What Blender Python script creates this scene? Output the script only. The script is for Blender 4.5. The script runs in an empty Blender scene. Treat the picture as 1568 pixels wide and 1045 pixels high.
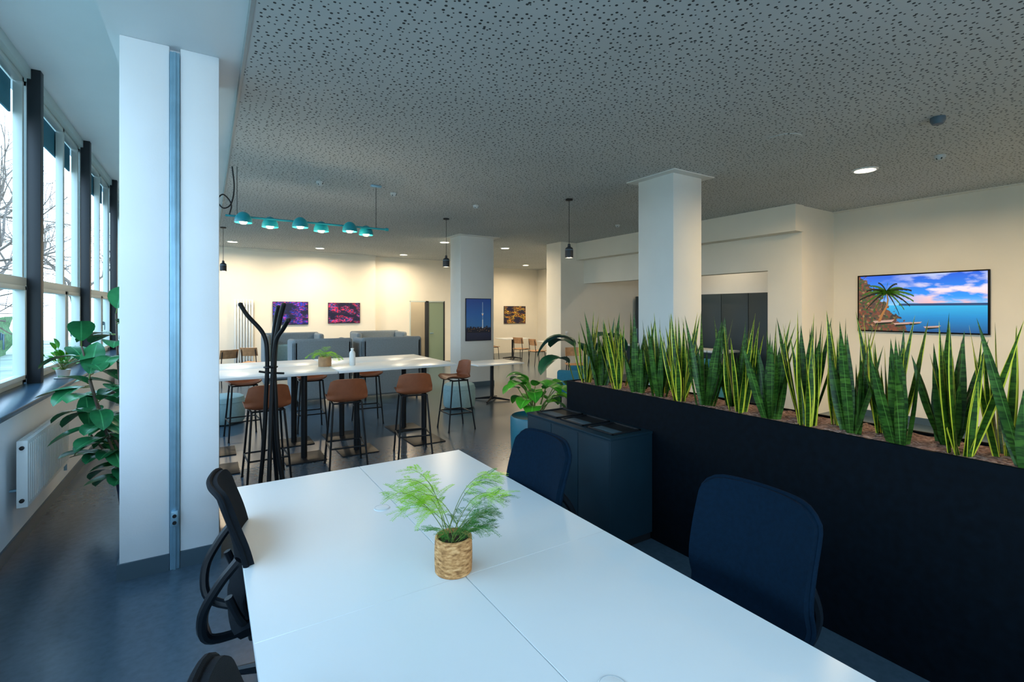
import bpy, bmesh, math, random
from mathutils import Vector, Matrix, noise
random.seed(7)
V=Vector
PI=math.pi
# ------------------------------------------------------------------ materials
MATS={}
def mat(name,col,rough=0.5,metal=0.0,var=0.0,vscale=5.0,bump=0.0,bscale=40.0,emit=None,estr=0.0,spec=0.5,trans=0.0,coat=0.0):
    if name in MATS: return MATS[name]
    m=bpy.data.materials.new(name); m.use_nodes=True
    nt=m.node_tree; b=nt.nodes['Principled BSDF']
    b.inputs['Base Color'].default_value=(*col,1)
    b.inputs['Roughness'].default_value=rough
    b.inputs['Metallic'].default_value=metal
    b.inputs['Specular IOR Level'].default_value=spec
    if trans: b.inputs['Transmission Weight'].default_value=trans
    if coat: b.inputs['Coat Weight'].default_value=coat
    if emit:
        b.inputs['Emission Color'].default_value=(*emit,1); b.inputs['Emission Strength'].default_value=estr
    tc=nt.nodes.new('ShaderNodeTexCoord')
    if var>0:
        n=nt.nodes.new('ShaderNodeTexNoise'); n.inputs['Scale'].default_value=vscale; n.inputs['Detail'].default_value=4
        nt.links.new(tc.outputs['Object'],n.inputs['Vector'])
        r=nt.nodes.new('ShaderNodeValToRGB')
        r.color_ramp.elements[0].position=.3; r.color_ramp.elements[1].position=.7
        r.color_ramp.elements[0].color=(*[max(0,c*(1-var)) for c in col],1)
        r.color_ramp.elements[1].color=(*[min(1,c*(1+var)) for c in col],1)
        nt.links.new(n.outputs['Fac'],r.inputs['Fac']); nt.links.new(r.outputs['Color'],b.inputs['Base Color'])
    if bump>0:
        n2=nt.nodes.new('ShaderNodeTexNoise'); n2.inputs['Scale'].default_value=bscale; n2.inputs['Detail'].default_value=3
        nt.links.new(tc.outputs['Object'],n2.inputs['Vector'])
        bp=nt.nodes.new('ShaderNodeBump'); bp.inputs['Strength'].default_value=bump; bp.inputs['Distance'].default_value=.01
        nt.links.new(n2.outputs['Fac'],bp.inputs['Height']); nt.links.new(bp.outputs['Normal'],b.inputs['Normal'])
    MATS[name]=m
    return m
def ramp(nt,fac,stops,interp='LINEAR'):
    r=nt.nodes.new('ShaderNodeValToRGB'); cr=r.color_ramp; cr.interpolation=interp
    while len(cr.elements)<len(stops): cr.elements.new(.5)
    for e,(p,c) in zip(cr.elements,stops): e.position=p; e.color=(*c,1)
    nt.links.new(fac,r.inputs['Fac']); return r.outputs['Color']
def mixc(nt,fac,a,b,mode='MIX'):
    n=nt.nodes.new('ShaderNodeMix'); n.data_type='RGBA'; n.blend_type=mode
    for s,v in ((n.inputs[0],fac),(n.inputs[6],a),(n.inputs[7],b)):
        if isinstance(v,(int,float)): s.default_value=v
        elif isinstance(v,tuple): s.default_value=(*v,1)
        else: nt.links.new(v,s)
    return n.outputs[2]
def mth(nt,op,a,b=0.0):
    n=nt.nodes.new('ShaderNodeMath'); n.operation=op
    for s,v in ((n.inputs[0],a),(n.inputs[1],b)):
        if isinstance(v,(int,float)): s.default_value=v
        else: nt.links.new(v,s)
    return n.outputs[0]

wall_m=mat('wall_paint_cream',(0.78,0.74,0.64),.7,var=.03,vscale=1.5,bump=.08,bscale=120)
white_m=mat('white_paint',(0.76,0.80,0.83),.6,var=.02,vscale=2,bump=.05,bscale=100)
col_m=mat('column_paint',(0.64,0.66,0.64),.65,var=.03,vscale=2,bump=.06,bscale=100)
base_m=mat('baseboard_grey',(0.05,0.09,0.12),.5)
steel_m=mat('galvanised_steel',(0.24,0.42,0.54),.4,metal=.5,var=.1,vscale=8)
black_m=mat('black_powder_coat',(0.008,0.009,0.011),.45,var=.1,vscale=30,spec=.3)
blackp_m=mat('black_plastic',(0.006,0.009,0.013),.38,spec=.3)
navy_m=mat('navy_mesh_fabric',(0.0015,0.010,0.023),.85,bump=.3,bscale=500,var=.15,vscale=60,spec=.08)
blkmesh_m=mat('black_mesh_fabric',(0.004,0.007,0.011),.8,bump=.3,bscale=500,var=.15,vscale=60,spec=.15)
desk_m=mat('white_laminate',(0.72,0.755,0.76),.30,var=.01,vscale=3)
seam_m=mat('seam_grey',(0.45,0.5,0.53),.5)
frame_m=mat('window_frame',(0.50,0.58,0.57),.45)
dark_m=mat('dark_post',(0.010,0.015,0.021),.5)
sill_m=mat('sill_slate',(0.03,0.08,0.13),.25,var=.15,vscale=10)
rad_m=mat('radiator_enamel',(0.64,0.69,0.70),.4)
teal_m=mat('teal_lacquer',(0.004,0.020,0.032),.55,var=.1,vscale=6,spec=.25)
tealm2=mat('teal_lamp_metal',(0.005,0.22,0.27),.35)
planter_m=mat('planter_black',(0.0012,0.0035,0.0065),.7,var=.35,vscale=25,spec=.08)
brown_m=mat('stool_shell_brown',(0.24,0.070,0.025),.5,var=.08,vscale=20)
wood_m=mat('beech_wood',(0.42,0.22,0.10),.5,var=.2,vscale=14)
sofa_m=mat('sofa_fabric_grey',(0.19,0.225,0.245),.9,bump=.3,bscale=300,var=.08,vscale=40)
pouf_m=mat('pouf_fabric_lightblue',(0.26,0.42,0.46),.9,bump=.3,bscale=250,var=.06,vscale=30)
bluef_m=mat('seat_fabric_teal',(0.02,0.16,0.24),.9,bump=.3,bscale=250,var=.06,vscale=30)
cab_m=mat('kitchen_front_dark',(0.03,0.05,0.062),.45)
soil_m=mat('soil',(0.06,0.035,0.02),.9,var=.4,vscale=60,bump=.8,bscale=80)
stem_m=mat('plant_stem',(0.12,0.19,0.03),.6,var=.2,vscale=30)
bark_m=mat('bark',(0.13,0.10,0.08),.9,var=.3,vscale=12,bump=.5,bscale=30)
bottle_m=mat('white_ceramic',(0.75,0.75,0.73),.3)
bulb_m=mat('warm_bulb',(1,.9,.7),.5,emit=(1,.78,.45),estr=8)
dl_m=mat('downlight_lens',(1,.95,.85),.5,emit=(1,.82,.55),estr=18)
glass_dark=mat('door_glass',(0.20,0.28,0.20),.08,spec=.8)
navypot_m=mat('pot_navy',(0.01,0.03,0.09),.35)
concrete_m=mat('outdoor_ground',(0.25,0.28,0.22),.9,var=.3,vscale=.6)
facade_m=mat('facade_render',(0.62,0.60,0.52),.9,var=.06,vscale=.5)
hedge_m=mat('hedge_leaves',(0.05,0.12,0.04),.9,var=.5,vscale=6,bump=1,bscale=10)
trim_m=mat('ceiling_edge_trim',(0.30,0.34,0.35),.6)

def leafmat(name,base,tip,edge=None,band=0,rough=.4):
    m=bpy.data.materials.new(name); m.use_nodes=True; nt=m.node_tree; b=nt.nodes['Principled BSDF']
    b.inputs['Roughness'].default_value=rough
    b.inputs['Specular IOR Level'].default_value=.3
    uv=nt.nodes.new('ShaderNodeUVMap'); uv.uv_map='UV'
    sp=nt.nodes.new('ShaderNodeSeparateXYZ'); nt.links.new(uv.outputs[0],sp.inputs[0])
    tc=nt.nodes.new('ShaderNodeTexCoord')
    n=nt.nodes.new('ShaderNodeTexNoise'); n.inputs['Scale'].default_value=7; n.inputs['Detail'].default_value=3
    nt.links.new(tc.outputs['Object'],n.inputs['Vector'])
    c=ramp(nt,n.outputs['Fac'],[(.35,base),(.65,tip)])
    if band:
        w=nt.nodes.new('ShaderNodeTexNoise'); w.inputs['Scale'].default_value=1.0; w.inputs['Detail'].default_value=3
        mp=nt.nodes.new('ShaderNodeMapping'); mp.inputs['Scale'].default_value=(14,14,75)
        nt.links.new(tc.outputs['Object'],mp.inputs[0]); nt.links.new(mp.outputs[0],w.inputs['Vector'])
        f=ramp(nt,w.outputs['Fac'],[(.44,(0,0,0)),(.56,(1,1,1))])
        c=mixc(nt,mth(nt,'MULTIPLY',f,.75),c,tuple(x*.3 for x in base))
    d=mth(nt,'ABSOLUTE',mth(nt,'SUBTRACT',sp.outputs[0],.5))
    if edge:
        e=mth(nt,'GREATER_THAN',d,.35); c=mixc(nt,e,c,edge)
    else:
        e=mth(nt,'LESS_THAN',d,.03); c=mixc(nt,mth(nt,'MULTIPLY',e,.5),c,tuple(min(1,x*2+.03) for x in tip))
    nt.links.new(c,b.inputs['Base Color'])
    MATS[name]=m; return m
snake_y=leafmat('snake_leaf_variegated',(0.030,0.095,0.008),(0.08,0.18,0.012),(0.75,0.70,0.05),1)
snake_g=leafmat('snake_leaf_green',(0.024,0.085,0.010),(0.075,0.18,0.02),None,1)
rub_m=leafmat('rubber_leaf',(0.012,0.12,0.045),(0.03,0.21,0.07),None,0,.25)
phil_m=leafmat('philodendron_leaf',(0.03,0.20,0.015),(0.09,0.40,0.02),None,0,.35)
dkleaf_m=leafmat('strelitzia_leaf',(0.008,0.06,0.025),(0.015,0.11,0.04),None,0,.35)
fern_m=leafmat('fern_leaf',(0.18,0.48,0.010),(0.45,0.80,0.02),None,0,.5)
fern2_m=leafmat('fern_leaf_dark',(0.02,0.16,0.02),(0.06,0.30,0.03),None,0,.5)

def perf():
    m=bpy.data.materials.new('perforated_ceiling'); m.use_nodes=True; nt=m.node_tree; b=nt.nodes['Principled BSDF']
    tc=nt.nodes.new('ShaderNodeTexCoord')
    v=nt.nodes.new('ShaderNodeTexVoronoi'); v.voronoi_dimensions='2D'; v.inputs['Scale'].default_value=21; v.inputs['Randomness'].default_value=.8
    nt.links.new(tc.outputs['Object'],v.inputs['Vector'])
    sp=nt.nodes.new('ShaderNodeSeparateColor'); nt.links.new(v.outputs['Color'],sp.inputs[0])
    thr=mth(nt,'ADD',mth(nt,'MULTIPLY',sp.outputs[0],.10),.105)
    f=mth(nt,'LESS_THAN',v.outputs['Distance'],thr)
    n=nt.nodes.new('ShaderNodeTexNoise'); n.inputs['Scale'].default_value=1.2
    nt.links.new(tc.outputs['Object'],n.inputs['Vector'])
    base=ramp(nt,n.outputs['Fac'],[(.3,(.45,.49,.50)),(.7,(.49,.53,.54))])
    c=mixc(nt,f,base,(.025,.032,.038))
    nt.links.new(c,b.inputs['Base Color']); b.inputs['Roughness'].default_value=.85
    return m
perf_m=perf()
def floorm():
    m=bpy.data.materials.new('linoleum_floor'); m.use_nodes=True; nt=m.node_tree; b=nt.nodes['Principled BSDF']
    tc=nt.nodes.new('ShaderNodeTexCoord')
    n=nt.nodes.new('ShaderNodeTexNoise'); n.inputs['Scale'].default_value=28; n.inputs['Detail'].default_value=6
    nt.links.new(tc.outputs['Object'],n.inputs['Vector'])
    c=ramp(nt,n.outputs['Fac'],[(.25,(.042,.074,.104)),(.75,(.060,.098,.136))])
    nt.links.new(c,b.inputs['Base Color']); b.inputs['Roughness'].default_value=.24; b.inputs['Specular IOR Level'].default_value=.45
    return m
floor_m=floorm()
def weave():
    m=bpy.data.materials.new('woven_seagrass'); m.use_nodes=True; nt=m.node_tree; b=nt.nodes['Principled BSDF']
    tc=nt.nodes.new('ShaderNodeTexCoord')
    mp=nt.nodes.new('ShaderNodeMapping'); mp.inputs['Scale'].default_value=(40,40,110); nt.links.new(tc.outputs['Object'],mp.inputs[0])
    n=nt.nodes.new('ShaderNodeTexNoise'); n.inputs['Scale'].default_value=1; n.inputs['Detail'].default_value=4
    nt.links.new(mp.outputs[0],n.inputs['Vector'])
    c=ramp(nt,n.outputs['Fac'],[(.3,(.20,.08,.02)),(.5,(.50,.24,.08)),(.7,(.74,.42,.18))])
    nt.links.new(c,b.inputs['Base Color']); b.inputs['Roughness'].default_value=.8
    bp=nt.nodes.new('ShaderNodeBump'); bp.inputs['Strength'].default_value=.8; bp.inputs['Distance'].default_value=.004
    nt.links.new(n.outputs['Fac'],bp.inputs['Height']); nt.links.new(bp.outputs['Normal'],b.inputs['Normal'])
    return m
weave_m=weave()
def pebble():
    m=bpy.data.materials.new('clay_granules'); m.use_nodes=True; nt=m.node_tree; b=nt.nodes['Principled BSDF']
    tc=nt.nodes.new('ShaderNodeTexCoord')
    v=nt.nodes.new('ShaderNodeTexVoronoi'); v.inputs['Scale'].default_value=70
    nt.links.new(tc.outputs['Object'],v.inputs['Vector'])
    sp=nt.nodes.new('ShaderNodeSeparateColor'); nt.links.new(v.outputs['Color'],sp.inputs[0])
    c=ramp(nt,sp.outputs[0],[(0,(.18,.08,.05)),(.5,(.42,.21,.16)),(1,(.65,.40,.31))])
    nt.links.new(c,b.inputs['Base Color']); b.inputs['Roughness'].default_value=.9
    bp=nt.nodes.new('ShaderNodeBump'); bp.inputs['Strength'].default_value=1; bp.inputs['Distance'].default_value=.012; bp.invert=True
    nt.links.new(v.outputs['Distance'],bp.inputs['Height']); nt.links.new(bp.outputs['Normal'],b.inputs['Normal'])
    return m
pebble_m=pebble()

def picmat(name,build,estr,br=1.0):
    m=bpy.data.materials.new(name); m.use_nodes=True; nt=m.node_tree; b=nt.nodes['Principled BSDF']
    uv=nt.nodes.new('ShaderNodeUVMap'); uv.uv_map='UV'
    sp=nt.nodes.new('ShaderNodeSeparateXYZ'); nt.links.new(uv.outputs[0],sp.inputs[0])
    c=build(nt,uv.outputs[0],sp.outputs[0],sp.outputs[1])
    if estr<.9: nt.links.new(c,b.inputs['Base Color'])
    else: b.inputs['Base Color'].default_value=(.01,.01,.012,1)
    b.inputs['Roughness'].default_value=.3
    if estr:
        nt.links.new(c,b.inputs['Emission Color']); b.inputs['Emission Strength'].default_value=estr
    return m
def tex(nt,uv,kind,scale,sx=1,sy=1,detail=4,off=(0,0)):
    mp=nt.nodes.new('ShaderNodeMapping'); mp.inputs['Scale'].default_value=(sx,sy,1); mp.inputs['Location'].default_value=(off[0],off[1],0); nt.links.new(uv,mp.inputs[0])
    n=nt.nodes.new('ShaderNodeTexNoise' if kind=='n' else 'ShaderNodeTexVoronoi'); n.inputs['Scale'].default_value=scale
    if kind=='n': n.inputs['Detail'].default_value=detail
    nt.links.new(mp.outputs[0],n.inputs['Vector']); return n
def beach(nt,uv,u,v):
    n=tex(nt,uv,'n',3.0,1.5,2.3,7,(.3,.2))
    sky=ramp(nt,v,[(.45,(.30,.62,.92)),(.6,(.02,.30,.92)),(1,(.005,.10,.70))])
    cl=ramp(nt,n.outputs['Fac'],[(.47,(0,0,0)),(.60,(1,1,1))])
    clc=ramp(nt,v,[(.5,(.92,.50,.50)),(.72,(.95,.78,.84)),(1,(.45,.55,.88))])
    mk=ramp(nt,u,[(.25,(.15,.15,.15)),(.6,(1,1,1))])
    sky=mixc(nt,mth(nt,'MULTIPLY',mth(nt,'MULTIPLY',cl,.95),mk),sky,clc)
    n2=tex(nt,uv,'n',5,1,9,4)
    sea=ramp(nt,v,[(0,(.005,.06,.22)),(.25,(.005,.26,.62)),(.46,(.03,.50,.85))])
    sea=mixc(nt,mth(nt,'MULTIPLY',n2.outputs['Fac'],.35),sea,(.03,.18,.40))
    c=mixc(nt,mth(nt,'GREATER_THAN',v,.46),sea,sky)
    n3=tex(nt,uv,'n',14,1.4,1,3)
    hz=mth(nt,'MULTIPLY',mth(nt,'LESS_THAN',mth(nt,'ABSOLUTE',mth(nt,'SUBTRACT',v,.47)),.02),mth(nt,'GREATER_THAN',u,.35))
    c=mixc(nt,hz,c,(.01,.05,.16))
    d=mth(nt,'ADD',mth(nt,'ADD',u,mth(nt,'MULTIPLY',v,.40)),mth(nt,'MULTIPLY',n3.outputs['Fac'],.25))
    vl=tex(nt,uv,'v',30,1.6,1)
    s2=nt.nodes.new('ShaderNodeSeparateColor'); nt.links.new(vl.outputs['Color'],s2.inputs[0])
    fol=ramp(nt,s2.outputs[0],[(0,(.01,.02,.02)),(.35,(.22,.05,.015)),(.6,(.10,.05,.02)),(.85,(.02,.08,.01)),(1,(.35,.18,.08))])
    c=mixc(nt,mth(nt,'LESS_THAN',d,.56),c,fol)
    return c
def city(cols,off):
    def f(nt,uv,u,v):
        a=tex(nt,uv,'v',16,1.4,3.0,4,off); s=nt.nodes.new('ShaderNodeSeparateColor'); nt.links.new(a.outputs['Color'],s.inputs[0])
        c=ramp(nt,s.outputs[0],[(i/(len(cols)-1),x) for i,x in enumerate(cols)],'CONSTANT')
        n=tex(nt,uv,'n',3.0,1,1.4,4,off); k=ramp(nt,n.outputs['Fac'],[(.44,(0,0,0)),(.60,(1,1,1))])
        return mixc(nt,k,(.004,.004,.03),c)
    return f
beach_m=picmat('screen_beach',beach,1.1)
city1=picmat('print_city_blue',city([(.01,.02,.15),(.01,.05,.75),(.005,.01,.06),(.12,.01,.40),(.01,.03,.25),(.65,.04,.30),(.02,.2,.95)],(.4,.1)),.3)  # canvas prints emit a little light of their own for vivid colour
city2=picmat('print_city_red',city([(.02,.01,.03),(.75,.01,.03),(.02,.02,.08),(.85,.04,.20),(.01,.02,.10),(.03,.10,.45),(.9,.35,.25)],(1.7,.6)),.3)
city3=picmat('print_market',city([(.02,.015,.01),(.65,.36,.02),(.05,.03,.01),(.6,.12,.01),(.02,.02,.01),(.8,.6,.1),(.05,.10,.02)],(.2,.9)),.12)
def dusk(nt,uv,u,v):
    return ramp(nt,v,[(0,(.004,.01,.03)),(.28,(.01,.02,.06)),(.34,(.02,.12,.30)),(.6,(.01,.10,.32)),(1,(.005,.05,.24))])
dusk_m=picmat('print_tower_dusk',dusk,.2)  # poster print also glows faintly, though it is unlit paper
fdark=mat('print_silhouette',(.01,.015,.03),.5)
flight=mat('print_lights',(.8,.45,.2),.5,emit=(.9,.5,.2),estr=.4)  # printed city lights and tower given a slight glow
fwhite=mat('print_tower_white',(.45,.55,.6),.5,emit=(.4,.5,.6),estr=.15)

# ------------------------------------------------------------------ mesh builder
class M:
    def __init__(s): s.v=[]; s.f=[]; s.mi=[]; s.uv=[]; s.mats=[]; s.sm=[]
    def idx(s,m):
        if m not in s.mats: s.mats.append(m)
        return s.mats.index(m)
    def raw(s,vs,fs,m,uvs=None,T=None,smooth=True):
        o=len(s.v); k=s.idx(m)
        for p in vs:
            p=V(p); s.v.append(T@p if T else p)
        for i,f in enumerate(fs):
            s.f.append([o+a for a in f]); s.mi.append(k); s.sm.append(smooth)
            s.uv.extend([uvs[a] for a in f] if uvs else [(0,0)]*len(f))
    def bm(s,b,m,T=None,smooth=True):
        b.verts.ensure_lookup_table(); b.verts.index_update()
        s.raw([v.co.copy() for v in b.verts],[[v.index for v in f.verts] for f in b.faces],m,None,T,smooth); b.free()
    def box(s,lo,hi,m,bev=0.0,seg=2,T=None):
        b=bmesh.new(); bmesh.ops.create_cube(b,size=1)
        lo=V(lo);hi=V(hi)
        for v in b.verts:
            v.co=V([ (lo[i]+hi[i])/2+v.co[i]*(hi[i]-lo[i]) for i in range(3)])
        if bev>0: bmesh.ops.bevel(b,geom=list(b.edges),offset=bev,segments=seg,affect='EDGES',profile=.5)
        s.bm(b,m,T)
    def lathe(s,prof,m,c=(0,0,0),seg=24,T=None,cap=True):
        vs=[];fs=[];c=V(c)
        for r,z in prof:
            for i in range(seg):
                a=2*PI*i/seg; vs.append(c+V((r*math.cos(a),r*math.sin(a),z)))
        n=len(prof)
        for j in range(n-1):
            for i in range(seg):
                k=(i+1)%seg; fs.append([j*seg+i,j*seg+k,(j+1)*seg+k,(j+1)*seg+i])
        if cap:
            fs.append([i for i in reversed(range(seg))]); fs.append([(n-1)*seg+i for i in range(seg)])
        s.raw(vs,fs,m,None,T)
    def cyl(s,a,b,r,m,seg=12,T=None,r2=None):
        s.tube([a,b],[r,r if r2 is None else r2],m,seg,T)
    def tube(s,pts,r,m,seg=8,T=None,closed=False):
        pts=[V(p) for p in pts]; n=len(pts)
        rs=r if isinstance(r,(list,tuple)) else [r]*n
        vs=[];fs=[];up=None
        for i,p in enumerate(pts):
            if closed: t=(pts[(i+1)%n]-pts[i-1])
            else: t=(pts[min(i+1,n-1)]-pts[max(i-1,0)])
            t=t.normalized() if t.length>1e-9 else V((0,0,1))
            if up is None:
                up=t.orthogonal().normalized()
            up=(up-t*up.dot(t)); up=up.normalized() if up.length>1e-6 else t.orthogonal().normalized()
            w=t.cross(up)
            for k in range(seg):
                a=2*PI*k/seg; vs.append(p+(up*math.cos(a)+w*math.sin(a))*rs[i])
        rng=n if closed else n-1
        for i in range(rng):
            j=(i+1)%n
            for k in range(seg):
                l=(k+1)%seg; fs.append([i*seg+k,i*seg+l,j*seg+l,j*seg+k])
        if not closed:
            fs.append([k for k in reversed(range(seg))]); fs.append([(n-1)*seg+k for k in range(seg)])
        s.raw(vs,fs,m,None,T)
    def surf(s,fn,nu,nv,m,th=0.0,T=None):
        b=bmesh.new(); g=[[b.verts.new(fn(i/nu,j/nv)) for i in range(nu+1)] for j in range(nv+1)]
        for j in range(nv):
            for i in range(nu): b.faces.new((g[j][i],g[j][i+1],g[j+1][i+1],g[j+1][i]))
        if th: 
            b.normal_update(); bmesh.ops.solidify(b,geom=list(b.faces),thickness=th)
        s.bm(b,m,T)
    def quad(s,a,b,c,d,m,T=None):
        s.raw([a,b,c,d],[[0,1,2,3]],m,[(0,0),(1,0),(1,1),(0,1)],T,False)
    def leaf(s,base,d,up,L,W,m,droop=0.3,fold=.15,n=7,shape='oval',twist=0.0):
        p=V(base); d=V(d).normalized(); up=V(up); vs=[];uvs=[];fs=[]
        st=L/n
        for i in range(n+1):
            t=i/n
            if shape=='oval': w=W*math.sin(PI*min(1,t*.96+.02))**.75
            elif shape=='heart': w=W*(math.sin(PI*min(1,(t*.82+.18)))**.8)*(1.0 if t>.05 else .7)
            elif shape=='blade': w=W*(.62+.5*math.sin(PI*min(1,t*1.0)))*(1-t**3) if t<1 else 0
            else: w=W*(1-t)
            if i==n: w=W*.01
            side=d.cross(up); side=side.normalized() if side.length>1e-6 else d.orthogonal().normalized()
            if twist: side=Matrix.Rotation(twist*t,3,d)@side
            nn=side.cross(d).normalized()
            vs+= [p-side*w/2+nn*abs(w)*fold, p.copy(), p+side*w/2+nn*abs(w)*fold]
            uvs+=[(0,t),(.5,t),(1,t)]
            p=p+d*st
            d=(d+V((0,0,-1))*droop/n*1.4).normalized()
            up=nn if not twist else up
        for i in range(n):
            a=i*3; fs+=[[a,a+1,a+4,a+3],[a+1,a+2,a+5,a+4]]
        s.raw(vs,fs,m,uvs)
    def obj(s,name,loc=(0,0,0),rot=0.0,parent=None,ang=40):
        me=bpy.data.meshes.new(name); me.from_pydata([tuple(v) for v in s.v],[],s.f)
        for m in s.mats: me.materials.append(m)
        me.polygons.foreach_set('material_index',s.mi); me.polygons.foreach_set('use_smooth',s.sm)
        ul=me.uv_layers.new(name='UV'); ul.data.foreach_set('uv',[c for t in s.uv for c in t])
        me.update(); me.set_sharp_from_angle(angle=math.radians(ang))
        o=bpy.data.objects.new(name,me); bpy.context.collection.objects.link(o)
        o.location=loc; o.rotation_euler=(0,0,rot)
        if parent: o.parent=parent
        return o
    def inst(s,name,places,**k):
        o=s.obj(name,places[0][0],places[0][1],**k); out=[o]
        for l,r in places[1:]:
            c=o.copy(); c.location=l; c.rotation_euler=(0,0,r); bpy.context.collection.objects.link(c); c.name=name; out.append(c)
        return out
def smooth(pts,sub=6):
    pts=[V(p) for p in pts]; out=[]
    P=[pts[0]*2-pts[1]]+pts+[pts[-1]*2-pts[-2]]
    for i in range(1,len(P)-2):
        for k in range(sub):
            t=k/sub; a,b,c,d=P[i-1],P[i],P[i+1],P[i+2]
            out.append(.5*((2*b)+(c-a)*t+(2*a-5*b+4*c-d)*t*t+(3*b-a-3*c+d)*t**3))
    out.append(pts[-1]); return out
def B(name,lo,hi,m,bev=0):
    lo=V(lo);hi=V(hi); c=(lo+hi)/2
    x=M(); x.box(lo-c,hi-c,m,bev); return x.obj(name,c)
def lamp(name,kind,loc,energy,col,parent=None,size=.15,rot=(0,0,0),spot=None):
    l=bpy.data.lights.new(name,kind); l.energy=energy; l.color=col
    if kind=='AREA': l.shape='DISK'; l.size=size; l.spread=math.radians(170)
    elif kind=='SPOT': l.shadow_soft_size=size; l.spot_size=math.radians(spot or 150); l.spot_blend=.9
    else: l.shadow_soft_size=size
    o=bpy.data.objects.new(name,l); bpy.context.collection.objects.link(o); o.location=loc; o.rotation_euler=rot
    if parent: o.parent=parent
    return o
WARM=(1,.79,.53)

# ------------------------------------------------------------------ room shell
CZ=3.45
B('floor',(-1.6,-3.3,-.12),(12.1,17.3,0),floor_m)
def B0(name,lo,hi,m):
    x=M(); x.box(lo,hi,m); return x.obj(name)
B0('ceiling',(.22,-3.3,CZ),(12.1,17.3,4.2),perf_m)
B('ceiling_window_bay',(-1.75,-3.3,4.08),(-.54,17.3,4.25),white_m)
B('beam_longitudinal',(-.54,-3.3,3.53),(.22,17.3,4.2),white_m)
B('trim_1',(.205,-3.2,3.445),(.225,15.2,3.53),trim_m)
B('wall_left',(-1.6,-3.3,0),(-1.19,15.4,1.0),white_m)
B('wall_left_head',(-1.6,-3.3,3.98),(-1.44,15.4,4.1),frame_m)
B('window_sill',(-1.58,-3.2,1.0),(-1.15,15.3,1.04),sill_m,.006)
B('baseboard_left',(-1.19,-3.2,0),(-1.175,15.2,.1),base_m)
posts=[-.6,1.75,4.1,6.49,8.83,11.2,13.55]
edges=[-3.1]+posts+[15.15]
for i in range(len(edges)-1):
    y0,y1=edges[i]+.04,edges[i+1]-.04
    w=M(); x0,x1=-1.56,-1.49; f=.05
    L=y1-y0; ym=y0+L*.64
    zt=2.02
    w.box((x0,y0,1.04),(x1,y0+f,3.98),frame_m,.005); w.box((x0,y1-f,1.04),(x1,y1,3.98),frame_m,.005)
    w.box((x0,y0,1.04),(x1,y1,1.04+f),frame_m,.005); w.box((x0,y0,3.93),(x1,y1,3.98),frame_m,.005)
    w.box((x0,y0,zt-.04),(x1+.02,y1,zt+.04),frame_m,.005)
    w.box((x0,ym-.035,1.04),(x1,ym+.035,3.98),frame_m,.005)
    for a,b in ((y0+f,ym-.035),(ym+.035,y1-f)):
        for lo,hi in (((x0+.02,a,1.09),(x1+.03,a+.045,zt-.04)),((x0+.02,b-.045,1.09),(x1+.03,b,zt-.04)),((x0+.02,a,1.09),(x1+.03,b,1.135)),((x0+.02,a,zt-.085),(x1+.03,b,zt-.04))):
            w.box(lo,hi,frame_m,.005)
        w.box((x1+.03,a+.01,1.5),(x1+.05,a+.035,1.56),steel_m,.003)
        w.box((x1+.05,a+.012,1.42),(x1+.062,a+.033,1.55),steel_m,.003)
    w.box((x0-.03,y0+f,3.62),(x0-.01,y1-f,3.93),bluef_m,.004)
    if i<len(posts): 
        y=posts[i]; w.box((-1.47,y-.05,1.04),(-1.37,y+.05,4.08),dark_m,.004)
    w.obj('window_%d'%(i+1))
def column(name,x0,y0,x1,y1,cap=True):
    m=M(); m.box((x0,y0,0),(x1,y1,CZ),col_m,.006)
    if cap:
        m.box((x0-.11,y0-.11,CZ-.014),(x1+.11,y1+.11,CZ),col_m,.002)
    for lo,hi in (((x0-.012,y0-.012,0),(x1+.012,y0,.1)),((x0-.012,y1,0),(x1+.012,y1+.012,.1)),((x0-.012,y0,0),(x0,y1,.1)),((x1,y0,0),(x1+.012,y1,.1))):
        m.box(lo,hi,base_m)
    return m.obj(name)
column('column',4.84,4.0,5.38,4.57)
column('column',4.84,9.9,5.70,10.45)
m=M(); 
m.box((-.48,4.0,0),(-.215,4.55,3.53),white_m,.006); m.box((-.155,4.0,0),(.072,4.55,3.53),white_m,.006); m.box((-.215,4.06,0),(-.155,4.55,3.53),white_m)
m.box((-.213,3.985,0),(-.157,4.06,3.49),steel_m,.004)
m.box((-.193,3.978,.0),(-.177,3.986,3.49),steel_m,.002)
m.box((-.205,3.955,.30),(-.165,3.99,.40),steel_m,.004)
for z in (.325,.37): m.lathe([(.012,0),(.012,.006)],black_m,(0,0,0),12,T=Matrix.Translation((-.185,3.955,z))@Matrix.Rotation(PI/2,4,'X'))
for lo,hi in (((-.492,3.988,0),(-.215,4.0,.11)),((-.155,3.988,0),(.084,4.0,.11)),((-.492,4,0),(-.48,4.55,.11)),((.072,4,0),(.084,4.55,.11))): m.box(lo,hi,base_m)
m.obj('column_with_conduit')
B('wall_right',(9.25,-3.3,0),(9.4,4.2,CZ),wall_m)
B('baseboard_right',(9.235,-3.2,0),(9.25,4.2,.1),base_m)
B('wall_right_return',(8.2,4.2,0),(10.7,4.77,CZ),wall_m)
B('wall_lintel',(8.2,4.77,2.43),(8.4,9.6,CZ),wall_m)
B('bulkhead',(7.95,4.17,3.02),(8.199,9.599,CZ-.001),wall_m)
B('wall_pier',(7.45,9.6,0),(8.2,10.2,CZ),wall_m)
B('wall_divider',(8.2,9.6,0),(12.05,9.8,CZ),wall_m)
B('wall_kitchen_back',(10.6,4.77,0),(10.75,9.6,CZ),white_m)
B('wall_far_right',(11.9,9.8,0),(12.05,17.1,CZ),wall_m)
B('trim_2',(9.2,-3.2,3.43),(9.25,4.2,3.45),wall_m)
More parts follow.
